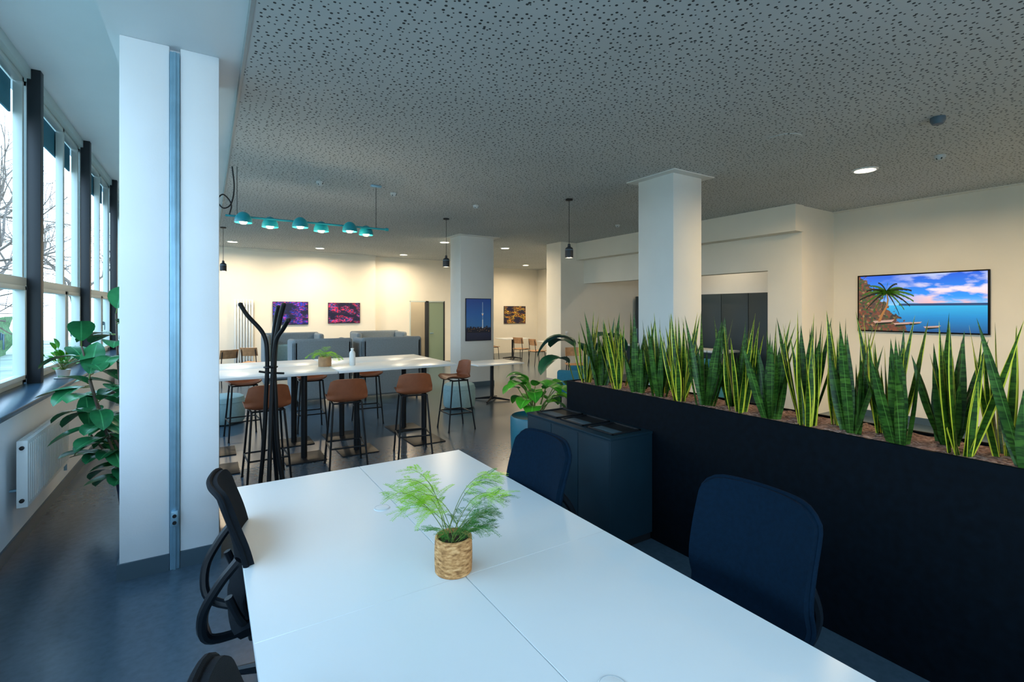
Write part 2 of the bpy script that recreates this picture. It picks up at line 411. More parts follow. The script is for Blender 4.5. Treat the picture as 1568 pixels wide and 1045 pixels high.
B('wall_back',(-1.6,15.2,0),(4.47,15.6,CZ+.7),wall_m)
B('wall_back_recess_a',(4.47,15.45,0),(5.68,15.6,CZ),wall_m); B('wall_back_recess_b',(6.95,15.45,0),(8.0,15.6,CZ),wall_m); B('wall_back_recess_c',(5.68,15.45,2.06),(6.95,15.6,CZ),wall_m)
B('wall_back_return',(7.85,15.6,0),(8.0,17.0,CZ),wall_m)
B('wall_back_far',(4.3,16.95,0),(12.1,17.1,CZ),wall_m)
B('wall_corridor',(4.3,15.6,0),(4.45,17.0,CZ),wall_m)
B('baseboard_back',(-1.19,15.185,0),(4.47,15.2,.1),base_m)
B('trim_3',(.23,15.14,3.40),(4.47,15.2,3.45),wall_m)
d=M(); z=2.055
for a,b in ((5.685,5.72),(6.24,6.36),(6.90,6.945)): d.box((a,15.44,0),(b,15.52,z),frame_m if a<6 else dark_m,.004)
d.box((5.685,15.44,z-.04),(6.945,15.52,z),frame_m,.004)
d.box((6.36,15.47,.02),(6.90,15.49,z-.04),glass_dark)
d.box((6.40,15.42,.95),(6.52,15.44,.98),steel_m,.004); d.cyl((6.42,15.44,.965),(6.42,15.47,.965),.01,steel_m)
d.obj('door_1')
w=M(); w.box((-1.6,-3.3,0),(12.1,-3.15,.9),white_m); w.box((-1.6,-3.3,3.3),(12.1,-3.15,4.2),white_m)
for a,b in ((-1.6,-.9),(1.4,1.9),(4.2,9.4)): w.box((a,-3.3,.9),(b,-3.15,3.3),white_m)
w.obj('wall_front')
w=M()
for a,b in ((-.9,1.4),(1.9,4.2)):
    for lo,hi in (((a,-3.26,.9),(a+.05,-3.2,3.3)),((b-.05,-3.26,.9),(b,-3.2,3.3)),((a,-3.26,.9),(b,-3.2,.95)),((a,-3.26,3.25),(b,-3.2,3.3)),(((a+b)/2-.03,-3.26,.9),((a+b)/2+.03,-3.2,3.3))): w.box(lo,hi,frame_m,.004)
w.obj('window_20')

# ------------------------------------------------------------------ ceiling fixtures
vis=[(6.75,2.72),(.535,13.9),(2.62,14.1),(5.10,14.4),(5.03,11.2),(6.92,11.4),(10.2,15.3)]
unseen=[(8.1,-.9),(6.3,-1.6),(9.6,11.6)]  # extra downlights put in out of view to add warm light
dlm=M(); dlm.lathe([(.135,0),(.135,-.008),(.12,-.014),(.11,-.014),(.105,-.004)],white_m,cap=False,seg=28); dlm.lathe([(.001,-.006),(.107,-.006)],dl_m,seg=28,cap=False)
for k,(x,y) in enumerate(vis+unseen):
    o=dlm.obj('ceiling_downlight',(x,y,CZ))
    lamp('downlight_lamp','AREA',(0,0,-.03),66 if y>8 else 80,WARM if y>8 else (1,.70,.35),o,.16)
for x,y,e in ((9.6,7.0,22),(6.3,16.3,30)):  # added downlights, not seen fixtures, brightening kitchen niche and door corridor
    o=dlm.obj('ceiling_downlight',(x,y,CZ)); lamp('downlight_lamp','AREA',(0,0,-.03),e,WARM,o,.16)
sd=M(); sd.lathe([(.05,0),(.052,-.02),(.035,-.045),(.02,-.055),(.001,-.055)],perf_m,seg=20,cap=False)
sd.inst('smoke_detector',[((x,y,CZ),0) for x,y in ((3.7,7.0),(2.3,6.9),(1.27,6.8),(6.82,2.03),(6.94,7.1))])
sd=M(); sd.lathe([(.055,0),(.055,-.03),(.04,-.06),(.001,-.062)],base_m,seg=20,cap=False); sd.obj('motion_sensor',(5.46,1.64,CZ))
sd=M(); sd.lathe([(.16,0),(.16,-.006),(.001,-.006)],perf_m,seg=28,cap=False); sd.obj('ceiling_access_panel',(4.85,2.66,CZ))
pn=M(); pn.lathe([(.055,0),(.055,-.02),(.01,-.03)],black_m,seg=20); pn.cyl((0,0,-.03),(0,0,-.70),.004,black_m,6)
pn.lathe([(.001,-.68),(.02,-.69),(.024,-.73),(.055,-.75),(.062,-.78),(.062,-.90),(.056,-.90),(.05,-.80),(.001,-.79)],dark_m,seg=20,cap=False)
pn.lathe([(.001,-.885),(.02,-.88),(.035,-.85),(.02,-.80),(.001,-.80)],bulb_m,seg=16,cap=False)
pn.tube([(.06*math.cos(a),.06*math.sin(a),-.78) for a in [i*PI/8 for i in range(16)]],.004,steel_m,6,closed=True)
for o in pn.inst('pendant_lamp',[((3.76,8.3,CZ),0),((4.70,5.85,CZ),0),((.28,11.6,CZ),0)]):
    lamp('pendant_bulb','POINT',(0,0,-.93),8,WARM,o,.04)
tr=M(); y=6.6; z0=2.86
tr.tube([(.18,y,z0),(2.1,y,z0)],.013,tealm2,10)
tr.lathe([(.022,-.02),(.022,.02)],tealm2,seg=12,T=Matrix.Translation((2.1,y,z0))@Matrix.Rotation(PI/2,4,'Y'))
doms=[.36,.66,.98,1.26,1.58,1.84]
for i,x in enumerate(doms):
    yy=y+(.09 if i%2 else -.09)
    tr.cyl((x,y,z0),(x,yy,z0+.02),.008,tealm2,8)
    R=.095
    prof=[(.001,.035)]+[(R*math.sin(a),-R+(R+.035)*math.cos(a)) for a in [k*PI/20 for k in range(1,11)]]+[(R-.006,-R)]+[((R-.006)*math.sin(a),-R+(R+.029)*math.cos(a)) for a in [k*PI/20 for k in range(9,0,-1)]]
    tr.lathe(prof,tealm2,(x,yy,z0+.01),20,cap=False)
    tr.lathe([(.001,-.112),(.03,-.108),(.046,-.08),(.03,-.05),(.001,-.045)],bulb_m,(x,yy,z0+.01),14,cap=False)
for x in (.30,1.95): tr.cyl((x,y,z0),(x,y,CZ-.004),.0035,black_m,6)
tr.box((1.88,y-.03,CZ-.03),(2.02,y+.03,CZ-.001),steel_m,.004)
tr.tube(smooth([(.25,y,CZ-.01),(.27,y,3.2),(.24,y-.02,3.0),(.16,y-.06,2.93),(.10,y-.02,3.02),(.16,y,3.10),(.24,y,3.0),(.22,y,z0)]),.008,black_m,8)
tro=tr.obj('dome_track_light')
for i,x in enumerate(doms): lamp('track_bulb','POINT',(x,y+(.09 if i%2 else -.09),z0-.15),6,WARM,tro,.04)

# ------------------------------------------------------------------ wall art & screen
def framed(name,m,w,h,loc,rot,fm=black_m,extra=None,th=.03,i=.012):
    a=M(); a.box((-w/2,0,-h/2),(w/2,th,h/2),fm,.004)
    a.quad((-w/2+i,-.001,-h/2+i),(w/2-i,-.001,-h/2+i),(w/2-i,-.001,h/2-i),(-w/2+i,-.001,h/2-i),m)
    if extra: extra(a)
    return a.obj(name,loc,rot)
framed('city_night_canvas',city1,.94,.66,(2.03,15.165,1.66),0)
framed('city_night_canvas',city2,.94,.62,(3.52,15.165,1.66),0)
framed('market_canvas',city3,1.05,.72,(10.75,16.915,1.55),0)
framed('small_canvas',city3,.6,.5,(11.86,13.4,1.6),-PI/2)
def tower(a):
    y=-.004
    def r(x0,z0,x1,z1,m): a.quad((x0,y,z0),(x1,y,z0),(x1,y,z1),(x0,y,z1),m)
    r(.095,-.2,.105,.40,fwhite); r(.085,-.2,.115,.0,fwhite); r(.075,.12,.125,.15,fwhite); r(.085,.10,.115,.12,flight)
    for i in range(16):
        x=-.3+i*.038; r(x,-.30,x+.034,-.2+random.random()*.07,fdark)
    for i in range(26):
        x=random.uniform(-.29,.27); z=random.uniform(-.28,-.18); r(x,z,x+.012,z+.006,flight)
framed('tower_poster',dusk_m,.66,.97,(5.28,9.862,1.53),0,extra=tower)
palm=mat('palm_dark',(.01,.02,.01),.5); palmg=mat('palm_green',(.03,.10,.01),.5,emit=(.05,.14,.01),estr=.5); boatm=mat('boat_white',(.4,.25,.22),.5,emit=(.6,.4,.35),estr=.5)
trunkm=mat('palm_trunk',(.30,.13,.04),.5,emit=(.45,.20,.06),estr=.5)
def beachx(a):
    y=-.004
    tr_=[(-.50,-.30),(-.46,-.18),(-.40,-.06),(-.38,.05),(-.40,.18)]
    for i in range(len(tr_)-1):
        (x0,z0),(x1,z1)=tr_[i],tr_[i+1]; w0=.020-.003*i
        a.quad((x0-w0,y,z0),(x0+w0,y,z0),(x1+w0-.003,y,z1),(x1-w0+.003,y,z1),trunkm)
    c=V((-.40,0,.20))
    for k in range(19):
        an=k/19*2*PI+.2; L=.32+.09*random.random()
        for sgn in (0,1):
            mm=palmg if (k+sgn)%2 else palm
            pts=[]; 
            for j in range(7):
                t=j/6; pts.append((c.x+math.cos(an)*L*t, min(.42,c.z+math.sin(an)*L*.68*t-.13*t*t)))
            for j in range(6):
                (x0,z0),(x1,z1)=pts[j],pts[j+1]; w=.036*(1-j/7)
                a.quad((x0,y-.0005*sgn,z0-w-sgn*.01),(x1,y-.0005*sgn,z1-w*.7-sgn*.02),(x1,y-.0005*sgn,z1),(x0,y-.0005*sgn,z0),mm)
    for x0,z0,s in ((-.55,-.33,1),(-.28,-.35,.8),(-.1,-.33,.6),(.1,-.39,.7)):
        a.quad((x0,y,z0),(x0+.22*s,y,z0+.03*s),(x0+.26*s,y,z0+.07*s),(x0-.04*s,y,z0+.04*s),boatm)
        a.quad((x0,y-.001,z0-.02),(x0+.22*s,y-.001,z0+.01),(x0+.22*s,y-.001,z0+.03*s),(x0,y-.001,z0+.01),palm)
framed('wall_tv_screen',beach_m,1.62,.92,(9.21,3.01,1.86),-PI/2,fm=mat('tv_bezel',(.004,.004,.005),.5,spec=.1),th=.04,extra=beachx,i=.02)

# ------------------------------------------------------------------ radiators
def radiator(name,L,h,loc,rot):
    r=M(); d=.06
    r.box((0,0,0),(L,.012,h),rad_m,.006); r.box((0,d-.012,0),(L,d,h),rad_m,.004)
    r.box((-.004,0,0),(.012,d,h),rad_m,.004); r.box((L-.012,0,0),(L+.004,d,h),rad_m,.004)
    n=int(L/.022)
    for i in range(n): r.box((.015+i*.022,.012,h-.012),(.027+i*.022,d-.012,h),rad_m)
    r.box((0,.008,h-.014),(L,.02,h+.002),rad_m); r.box((0,d-.02,h-.014),(L,d-.008,h+.002),rad_m)
    for i in range(int(L/.045)): r.box((.03+i*.045,-.003,.03),(.05+i*.045,.001,h-.03),rad_m,.001,1)
    r.cyl((L+.03,.03,.05),(L+.03,.03,-.08),.012,steel_m); r.cyl((L,.03,.05),(L+.05,.03,.05),.014,steel_m)
    r.lathe([(.018,0),(.022,.02),(.02,.06),(.001,.065)],bottle_m,(L+.03,.03,.05),14)
    r.cyl((.1,.05,.1),(.1,.118,.1),.01,steel_m); r.cyl((L-.1,.05,.1),(L-.1,.118,.1),.01,steel_m)
    for z in (.05,h-.05): r.lathe([(.014,0),(.014,.012),(.008,.016)],black_m,(0,0,0),12,T=Matrix.Translation((-.004,.03,z))@Matrix.Rotation(-PI/2,4,'Y'))
    return r.obj(name,loc,rot)
radiator('radiator',1.20,.47,(-1.07,4.72,.36),PI/2)
radiator('radiator',1.36,.47,(-1.07,9.0,.36),PI/2)
rv=M()
for i in range(7): rv.box((i*.068,0,0),(i*.068+.05,.05,1.75),rad_m,.012)
rv.box((0,.03,.05),(.46,.06,.1),rad_m); rv.box((0,.03,1.62),(.46,.085,1.67),rad_m); rv.box((0,.03,.05),(.46,.085,.1),rad_m)
rv.obj('vertical_radiator',(.62,15.11,.28))

# ------------------------------------------------------------------ foreground desks
TZ=.74
def desk(name,x0,x1,y0,y1,grom):
    m=M(); m.box((x0,y0,TZ-.025),(x1,y1,TZ),desk_m,.001,1)
    for yy in (y0+.12,y1-.18):
        m.box((x0+.08,yy,TZ-.065),(x1-.05,yy+.06,TZ-.025),rad_m,.004)
    for x in (x0+.10 if grom[0]>.83 else x0+.12, x1-.16):
        for yy in (y0+.12,y1-.18): m.box((x,yy,0),(x+.05,yy+.06,TZ-.03),rad_m,.004)
    gx,gy=grom
    m.lathe([(.001,TZ+.004),(.034,TZ+.004),(.04,TZ+.002),(.042,TZ-.001)],desk_m,(gx,gy,0),28,cap=False)
    m.tube([(gx+.036*math.cos(a),gy+.036*math.sin(a),TZ+.0035) for a in [i*PI/16 for i in range(32)]],.0012,seam_m,4,closed=True)
    return m.obj(name)
desk('work_desk',.12,.8285,1.66,3.18,(.755,2.45)); desk('work_desk',.8315,1.54,1.66,3.18,(.907,2.42))
desk('work_desk',.12,.8285,.15,1.6598,(.755,.97)); desk('work_desk',.8315,1.54,.15,1.6598,(.92,.96))

# ------------------------------------------------------------------ office chair  (faces +Y, back at -Y)
def office_chair_mesh(fab):
    c=M()
    def seat(u,v):
        x=(u-.5)*2; y=(v-.5)*2
        X=x*.235*(1-.12*abs(y)**4); Y=y*.225*(1-.12*abs(x)**4)
        return V((X,Y,.475-.02*abs(x)**4-.035*max(0,y)**4-.02*abs(y)**6))
    c.surf(seat,14,14,fab,-.045)
    c.box((-.18,-.17,.395),(.18,.17,.432),blackp_m,.012)
    P=smooth([(0,-.21,.50),(0,-.235,.58),(0,-.215,.68),(0,-.235,.80),(0,-.275,.93),(0,-.30,1.02)],5)
    def prof(t):
        f=t*(len(P)-1); i=min(int(f),len(P)-2); return P[i].lerp(P[i+1],f-i)
    def back(u,v):
        x=(u-.5)*2; p=prof(v)
        cor=1-.10*abs(2*v-1)**9
        X=x*.25*cor; 
        zz=p.z-(.03*abs(x)**8 if v>.5 else -.03*abs(x)**8)*abs(2*v-1)
        return V((X,p.y+.05*x*x,zz))
    c.surf(back,20,22,fab,.022)
    per=[back(u/16,0) for u in range(17)]+[back(1,v/14) for v in range(1,15)]+[back(1-u/16,1) for u in range(1,17)]+[back(0,1-v/14) for v in range(1,14)]
    c.tube([p+V((0,-.008,0)) for p in per],.011,fab,8,closed=True)
    for s in (-1,1):
        c.tube(smooth([(s*.22,-.205,.76),(s*.215,-.27,.68),(s*.20,-.325,.57),(s*.16,-.31,.45),(s*.10,-.18,.405),(s*.06,-.02,.40)],5),.019,blackp_m,8)
        c.tube(smooth([(s*.215,-.24,.62),(s*.21,-.20,.52),(s*.19,-.14,.44),(s*.14,-.06,.41)],5),.016,blackp_m,8)
    c.tube(smooth([(-.16,-.31,.45),(0,-.33,.445),(.16,-.31,.45)],5),.019,blackp_m,8)
    c.cyl((0,0,.12),(0,0,.40),.028,blackp_m,16); c.cyl((0,0,.10),(0,0,.24),.04,blackp_m,16)
    for k in range(5):
        a=k*2*PI/5+.3; dx,dy=math.cos(a),math.sin(a)
        c.tube([(0,0,.13),(dx*.15,dy*.15,.11),(dx*.29,dy*.29,.075)],[.03,.024,.016],blackp_m,8)
        T=Matrix.Translation((dx*.29,dy*.29,.03))@Matrix.Rotation(a,4,'Z')@Matrix.Rotation(PI/2,4,'X')
        c.lathe([(.01,-.024),(.03,-.022),(.03,-.006),(.012,-.004),(.012,.004),(.03,.006),(.03,.022),(.01,.024)],blackp_m,(0,0,0),16,T=T)
        c.cyl((dx*.29,dy*.29,.03),(dx*.29,dy*.29,.08),.01,blackp_m,8)
    return c
office_chair_mesh(navy_m).inst('office_chair',[((1.64,1.15,0),PI/2),((1.40,2.29,0),PI/2+.02)])
office_chair_mesh(blkmesh_m).inst('office_chair',[((.315,2.42,0),-PI/2-.02),((.27,1.02,0),-PI/2)])

# ------------------------------------------------------------------ long planter with snake plants
PX0,PX1=2.88,3.32; PY0,PY1=-.9,3.62; PZ=1.085
p=M(); t=.022
p.box((PX0,PY0,0),(PX0+t,PY1,PZ),planter_m,.003); p.box((PX1-t,PY0,0),(PX1,PY1,PZ),planter_m,.003)
p.box((PX0+t,PY0,0),(PX1-t,PY0+t,PZ),planter_m,.003); p.box((PX0+t,PY1-t,0),(PX1-t,PY1,PZ),planter_m,.003)
p.box((PX0+t,PY0+t,.0),(PX1-t,PY1-t,PZ-.11),planter_m)
b=bmesh.new(); nx,ny=10,110; g=[]
for j in range(ny+1):
    row=[]
    for i in range(nx+1):
        x=PX0+t+(PX1-PX0-2*t)*i/nx; y=PY0+t+(PY1-PY0-2*t)*j/ny
        row.append(b.verts.new((x,y,PZ-.012+.016*noise.noise(V((x*14,y*14,0))))))
    g.append(row)
for j in range(ny):
    for i in range(nx): b.faces.new((g[j][i],g[j][i+1],g[j+1][i+1],g[j+1][i]))
p.bm(b,pebble_m)
p.obj('planter_box')
def snake(kind,n,hmin,hmax):
    s=M()
    for k in range(n):
        a=random.uniform(0,2*PI); r=random.uniform(.005,.05)
        bx,by=r*math.cos(a),r*math.sin(a); lean=random.uniform(.03,.32)
        d=V((math.cos(a)*lean,math.sin(a)*lean,1)); ta=a+random.uniform(-.8,.8)
        L=random.uniform(hmin,hmax)
        s.leaf((bx,by,-.01),d,(math.cos(ta),math.sin(ta),0),L,random.uniform(.042,.060) if not kind else random.uniform(.030,.046),snake_y if kind else snake_g,
               droop=random.uniform(-.12,.10),fold=.22,n=12,shape='blade',twist=random.uniform(-1.6,1.6))
    return s
y=3.48; k=0
kinds=[1,0,0,1,1,0,0,1,0,1,1,0,0,0,1,1,0,0,1,1,0]
while y>-.7:
    kd=kinds[k%len(kinds)]
    s=snake(kd,11,.36,.70)
    s.obj('snake_plant',(2.99+.15*(k%2)+random.uniform(-.02,.02),y,PZ-.02),0,ang=80)
    y-=random.uniform(.095,.125); k+=1

# ------------------------------------------------------------------ recycling cabinet
c=M(); x0,x1,y0,y1,h=2.44,2.872,2.57,3.63,.83
c.box((x0,y0,.06),(x1,y1,h-.02),teal_m,.004); c.box((x0+.03,y0+.02,0),(x1,y1-.02,.06),black_m)
c.box((x0-.006,y0-.006,h-.02),(x1,y1+.006,h),teal_m,.003)
for i in range(3):
    a=y0+.05+i*.335; bb=a+.29
    for lo,hi in (((x0+.07,a,h),(x0+.085,bb,h+.012)),((x1-.085,a,h),(x1-.07,bb,h+.012)),((x0+.07,a,h),(x1-.07,a+.015,h+.012)),((x0+.07,bb-.015,h),(x1-.07,bb,h+.012))): c.box(lo,hi,black_m,.002)
    c.box((x0+.085,a+.015,h),(x1-.085,bb-.015,h+.002),black_m)
    c.box((x0+.085,a+.03,h+.002),(x0+.2,bb-.03,h+.006),base_m,.001)
    c.box((x0-.004,y0+.01+i*.347,.08),(x0+.001,y0+.35+i*.347,h-.03),teal_m,.002)
c.obj('recycling_cabinet')

# ------------------------------------------------------------------ desk fern in woven pot
def weave_pot(m,r,h,mm=None):
    prof=[(.001,0),(r*.96,0)]
    n=18
    for i in range(n*2+1):
        t=i/(n*2); prof.append((r*(.98+.03*math.sin(PI*t))+(.0025 if i%2 else 0),h*t))
    prof+=[(r*.9,h),(r*.88,h*.9),(r*.85,h*.88)]
    m.lathe(prof,mm or weave_m,seg=40,cap=False)
    m.lathe([(.001,h*.88),(r*.9,h*.88)],soil_m,seg=24,cap=False)
def frond(m,base,az,elev,L,mm,sag=1.0,dens=16,bl=.10,start=.35,gap=.0075,nl0=.020,nw=.0022,plume=False):
    p=V(base); d=V((math.cos(az)*math.cos(elev),math.sin(az)*math.cos(elev),math.sin(elev))); pts=[p.copy()]
    n=14
    for i in range(n):
        bend=sag*.10*(i/n)*2 if not plume else sag*.10*max(0,i/n-.35)*4
        d=(d+V((math.cos(az)*.05,math.sin(az)*.05,-bend))).normalized(); p=p+d*L/n; pts.append(p.copy())
    m.tube(pts,[.0018*(1-.7*i/n) for i in range(n+1)],stem_m,5)
    for i in range(dens):
        t=start+(1-start)*i/dens; f=t*n; a=int(min(f,n-1)); q=pts[a].lerp(pts[a+1],f-a); td=(pts[a+1]-pts[a]).normalized()
        side=td.cross(V((0,0,1))); side=side.normalized() if side.length>.15 else V((-math.sin(az),math.cos(az),0))
        bw=bl*math.sin(PI*(.18+.78*(t-start)/(1-start)))*random.uniform(.5,1.2)
        for s in ((-1,1) if not plume else ((-1,) if i%2 else (1,))):
            if random.random()<.10: continue
            if plume:
                hz=V((math.cos(az+random.uniform(-.9,.9)),math.sin(az+random.uniform(-.9,.9)),0))
                bd=(side*s*.8+hz*.7+V((0,0,random.uniform(-.1,.25)))).normalized()
            else: bd=(side*s+td*.8+V((0,0,random.uniform(-.3,.2)))).normalized()
            e=q+bd*bw+V((0,0,-bw*.15)); m.tube([q,q.lerp(e,.5)+V((0,0,bw*.04)),e],[.0007,.0005,.0003],mm,3)
            k=max(4,int(bw/gap))
            for j in range(k):
                tt=(j+1)/k; o=q.lerp(e,tt)+V((0,0,bw*.04*math.sin(PI*tt))); nl=nl0*(1.1-tt*.65)*random.uniform(.7,1.1)
                s2=bd.cross(V((0,0,1))).normalized()
                for s3 in (-1,1):
                    zr=.12 if plume else .3
                    dd=(s2*s3+bd*.9+V((0,0,random.uniform(-zr,zr)))).normalized()
                    m.raw([o,o+dd*nl*.5+bd*nw,o+dd*nl,o+dd*nl*.5-bd*nw],[[0,1,2,3]],mm,[(.2,0),(.2,.5),(.2,1),(.2,.5)])
f=M(); weave_pot(f,.070,.135)
IL=math.radians(148); IR=math.radians(-32)
for az,el,L,sg,mm,st in ((IL,1.38,.36,1.3,fern_m,.42),(IL+.5,1.30,.33,1.4,fern_m,.4),(IL-.5,1.40,.35,1.2,fern_m,.42),(IL,1.15,.34,1.5,fern_m,.4),(IL-.9,1.3,.30,1.3,fern_m,.35),(IL+.2,1.45,.30,1.5,fern_m,.4),(IL+.1,1.0,.27,1.3,fern_m,.4),
      (IR,1.45,.37,1.5,fern_m,.55),(IR+.4,1.35,.33,1.5,fern2_m,.5),(IR-.4,1.3,.34,1.6,fern_m,.55),(IR+.1,1.2,.30,1.6,fern2_m,.45)):
    frond(f,(random.uniform(-.03,.03),random.uniform(-.03,.03),.12),az,el,L,mm,sg,15,.125,st,.006,.026,.0019,True)
for az,el,L,sg in ((IR,.95,.21,1.6),(IR+.5,.9,.19,1.5),(IR-.5,.9,.19,1.5),(IR-1.1,1.05,.16,1.2),(IR+1.2,1.05,.17,1.2),(IR+.2,1.2,.2,1.6),(IR-.3,1.15,.17,1.4),(IL+.9,1.1,.14,1.0),(IR+.1,.75,.17,1.2)):
    frond(f,(random.uniform(-.03,.03),random.uniform(-.03,.03),.12),az,el,L,fern2_m,sg,13,.08,.25,.006,.024,.0020,True)
f.obj('potted_fern',(.810,1.72,TZ),0,ang=80)

# ------------------------------------------------------------------ high tables and stools
HZ=1.05
def high_table(name,x0,x1,y0,y1):
    m=M(); m.box((x0,y0,HZ-.03),(x1,y1,HZ),desk_m,.004)
    yc=(y0+y1)/2
    for x in (x0+.3,x1-.3):
        m.cyl((x,yc,.01),(x,yc,HZ-.03),.035,black_m,16)
        m.box((x-.22,yc-.22,0),(x+.22,yc+.22,.012),black_m,.003); m.box((x-.2,yc-.2,HZ-.04),(x+.2,yc+.2,HZ-.03),black_m,.002)
    return m.obj(name)
for a,b in ((-.22,1.27),(1.28,2.77)):
    high_table('high_table',a,b,5.78,6.56); high_table('high_table',a,b,6.57,7.35)
def stool():
    s=M(); P=smooth([(0,.20,.735),(0,.14,.752),(0,0,.735),(0,-.12,.737),(0,-.185,.775),(0,-.205,.86),(0,-.225,1.0)],4)
    def fn(u,v):
        x=(u-.5)*2; f=v*(len(P)-1); i=min(int(f),len(P)-2); p=P[i].lerp(P[i+1],f-i)
        bk=max(0,min(1,(v-.5)/.25)); w=.205*(1-.12*(v<.12)*(1-v/.12))*(1+.05*bk-.16*max(0,v-.85)/.15)
        return V((x*w,p.y+bk*.075*x*x,p.z+(1-bk)*.035*abs(x)**3-bk*.03*abs(x)**5*(v>.8)))
    s.surf(fn,12,24,brown_m,.014)
    for sx in (-1,1):
        s.tube([(sx*.15,.12,.725),(sx*.20,.20,.01)],.011,black_m,8)
        s.tube([(sx*.15,-.12,.725),(sx*.20,-.22,.01)],.011,black_m,8)
        s.tube([(sx*.15,.13,.722),(sx*.15,-.13,.722)],.011,black_m,8)
        for yy in (.2,-.22): s.lathe([(.014,0),(.014,.014)],blackp_m,(sx*.20,yy,0),10)
        s.tube([(sx*.186,.174,.25),(sx*.186,-.187,.25)],.009,black_m,8)
    for yy in (.174,-.187): s.tube([(-.186,yy,.25),(.186,yy,.25)],.009,black_m,8)
    s.tube([(-.15,.1,.722),(.15,.1,.722)],.01,black_m,8); s.tube([(-.15,-.1,.722),(.15,-.1,.722)],.01,black_m,8)
    return s
stool().inst('bar_stool',[((.52,5.62,0),.05),((1.32,5.62,0),-.08),((2.13,5.68,0),-.2),((.42,7.62,0),PI+.1),((1.28,7.60,0),PI),((2.12,7.62,0),PI-.1),((3.12,6.55,0),PI/2)])
f=M(); weave_pot(f,.075,.12,wood_m)
for k in range(16):
    frond(f,(0,0,.1),k*2.4,random.uniform(.5,1.25),random.uniform(.16,.30),fern_m,1.6,10,.07)
f.obj('table_fern',(1.24,6.36,HZ),0,ang=80)
b=M(); b.lathe([(.001,0),(.035,0),(.037,.01),(.037,.15),(.03,.17),(.016,.185),(.016,.2),(.02,.2),(.02,.215),(.001,.218)],bottle_m,seg=24,cap=False)
b.obj('dispenser_bottle',(1.56,6.3,HZ))

# ------------------------------------------------------------------ coat stand
s=M()
def arm(pts,r=.019): s.tube(smooth(pts,7),r,black_m,10)
arm([(-.26,.0,1.80),(-.20,0,1.70),(-.06,0,1.52),(-.03,0,1.30),(-.04,0,.95),(-.06,0,.5),(-.10,0,.02)])
arm([(.12,-.02,1.80),(.08,0,1.66),(.045,0,1.45),(.03,0,1.2),(.04,0,.95),(.06,0,.5),(.13,-.02,.02)],.022)
arm([(.0,.22,1.78),(.0,.14,1.66),(.01,.05,1.5),(.01,.03,1.25),(.01,.04,.9),(.0,.1,.5),(.0,.2,.02)])
arm([(.20,-.16,1.66),(.14,-.10,1.58),(.06,-.04,1.46),(.03,-.03,1.2),(.02,-.04,.9),(.02,-.08,.5),(.03,-.16,.02)])
for z,r in ((1.22,.055),): s.tube([(r*math.cos(a),r*math.sin(a),z) for a in [i*PI/10 for i in range(20)]],.008,black_m,6,closed=True)
for x,y,z in ((-.26,0,1.80),(.12,-.02,1.80),(0,.22,1.78),(.20,-.16,1.66)):
    s.lathe([(.001,.02),(.018,.015),(.022,0),(.018,-.015),(.001,-.02)],black_m,(x,y,z),12,cap=False)
s.tube([(-.10,0,1.18),(.0,0,1.165),(.12,-.01,1.16)],.01,black_m,8)
s.obj('coat_stand',(.50,5.02,0),-.4)

# ------------------------------------------------------------------ sofas, poufs, side tables, chairs
def booth(name,w,loc,rot=0):
    m=M(); d=.75; h=1.22
    m.box((0,0,.10),(w,.13,h),sofa_m,.05,4)
    m.box((0,.0,.10),(.12,d,h-.02),sofa_m,.05,4); m.box((w-.12,0,.10),(w,d,h-.02),sofa_m,.05,4)
    m.box((.12,.13,.2),(w-.12,d,.45),sofa_m,.04,3); 
    m.box((.14,.12,.45),(w-.14,.26,.95),pouf_m,.05,3)
    for x in (.08,w-.08):
        for y in (.08,d-.08): m.cyl((x,y,0),(x,y,.11),.02,black_m,10)
    return m.obj(name,loc,rot)
booth('high_back_sofa',1.2,(2.50,9.35,0)); booth('high_back_sofa',1.05,(1.30,9.45,0))
booth('high_back_sofa',1.25,(2.3,12.6,0),PI); booth('high_back_sofa',1.25,(4.3,12.6,0),PI)
def pouf(name,r,h,loc,mm):
    m=M(); m.lathe([(.001,.02),(r*.92,.02),(r*.98,.05),(r,.2),(r*.99,h-.08),(r*.93,h-.02),(r*.8,h),(.001,h+.004)],mm,seg=36,cap=False)
    m.tube([(r*.99*math.cos(a),r*.99*math.sin(a),h-.09) for a in [i*PI/18 for i in range(36)]],.006,mm,6,closed=True)
    for k in range(4): m.cyl((r*.6*math.cos(k*PI/2),r*.6*math.sin(k*PI/2),0),(r*.6*math.cos(k*PI/2),r*.6*math.sin(k*PI/2),.03),.02,black_m,10)
    m.obj(name,loc)
pouf('pouf',.29,.43,(3.86,7.95,0),pouf_m); pouf('pouf',.29,.43,(.22,8.75,0),pouf_m)
t_=M(); t_.box((-.5,-.38,.715),(.5,.38,.74),desk_m,.004); t_.cyl((0,0,.02),(0,0,.715),.035,black_m,16); t_.box((-.2,-.04,.69),(.2,.04,.715),black_m,.003)
for a in (PI/4,3*PI/4,5*PI/4,7*PI/4): t_.tube([(0,0,.06),(.36*math.cos(a),.36*math.sin(a),.018)],[.028,.014],black_m,8)
t_.inst('cafe_table',[((4.68,8.2,0),0),((9.6,12.6,0),0),((9.3,14.8,0),0)])
ch=M()
def cs(u,v): x=(u-.5)*2;y=(v-.5)*2; return V((x*.21,y*.21,.46-.015*(1-x*x)))
ch.surf(cs,8,8,wood_m,-.018)
def cb(u,v): x=(u-.5)*2; return V((x*.20,-.22-.05*v+.05*x*x,.64+.2*v))
ch.surf(cb,8,5,wood_m,.014)
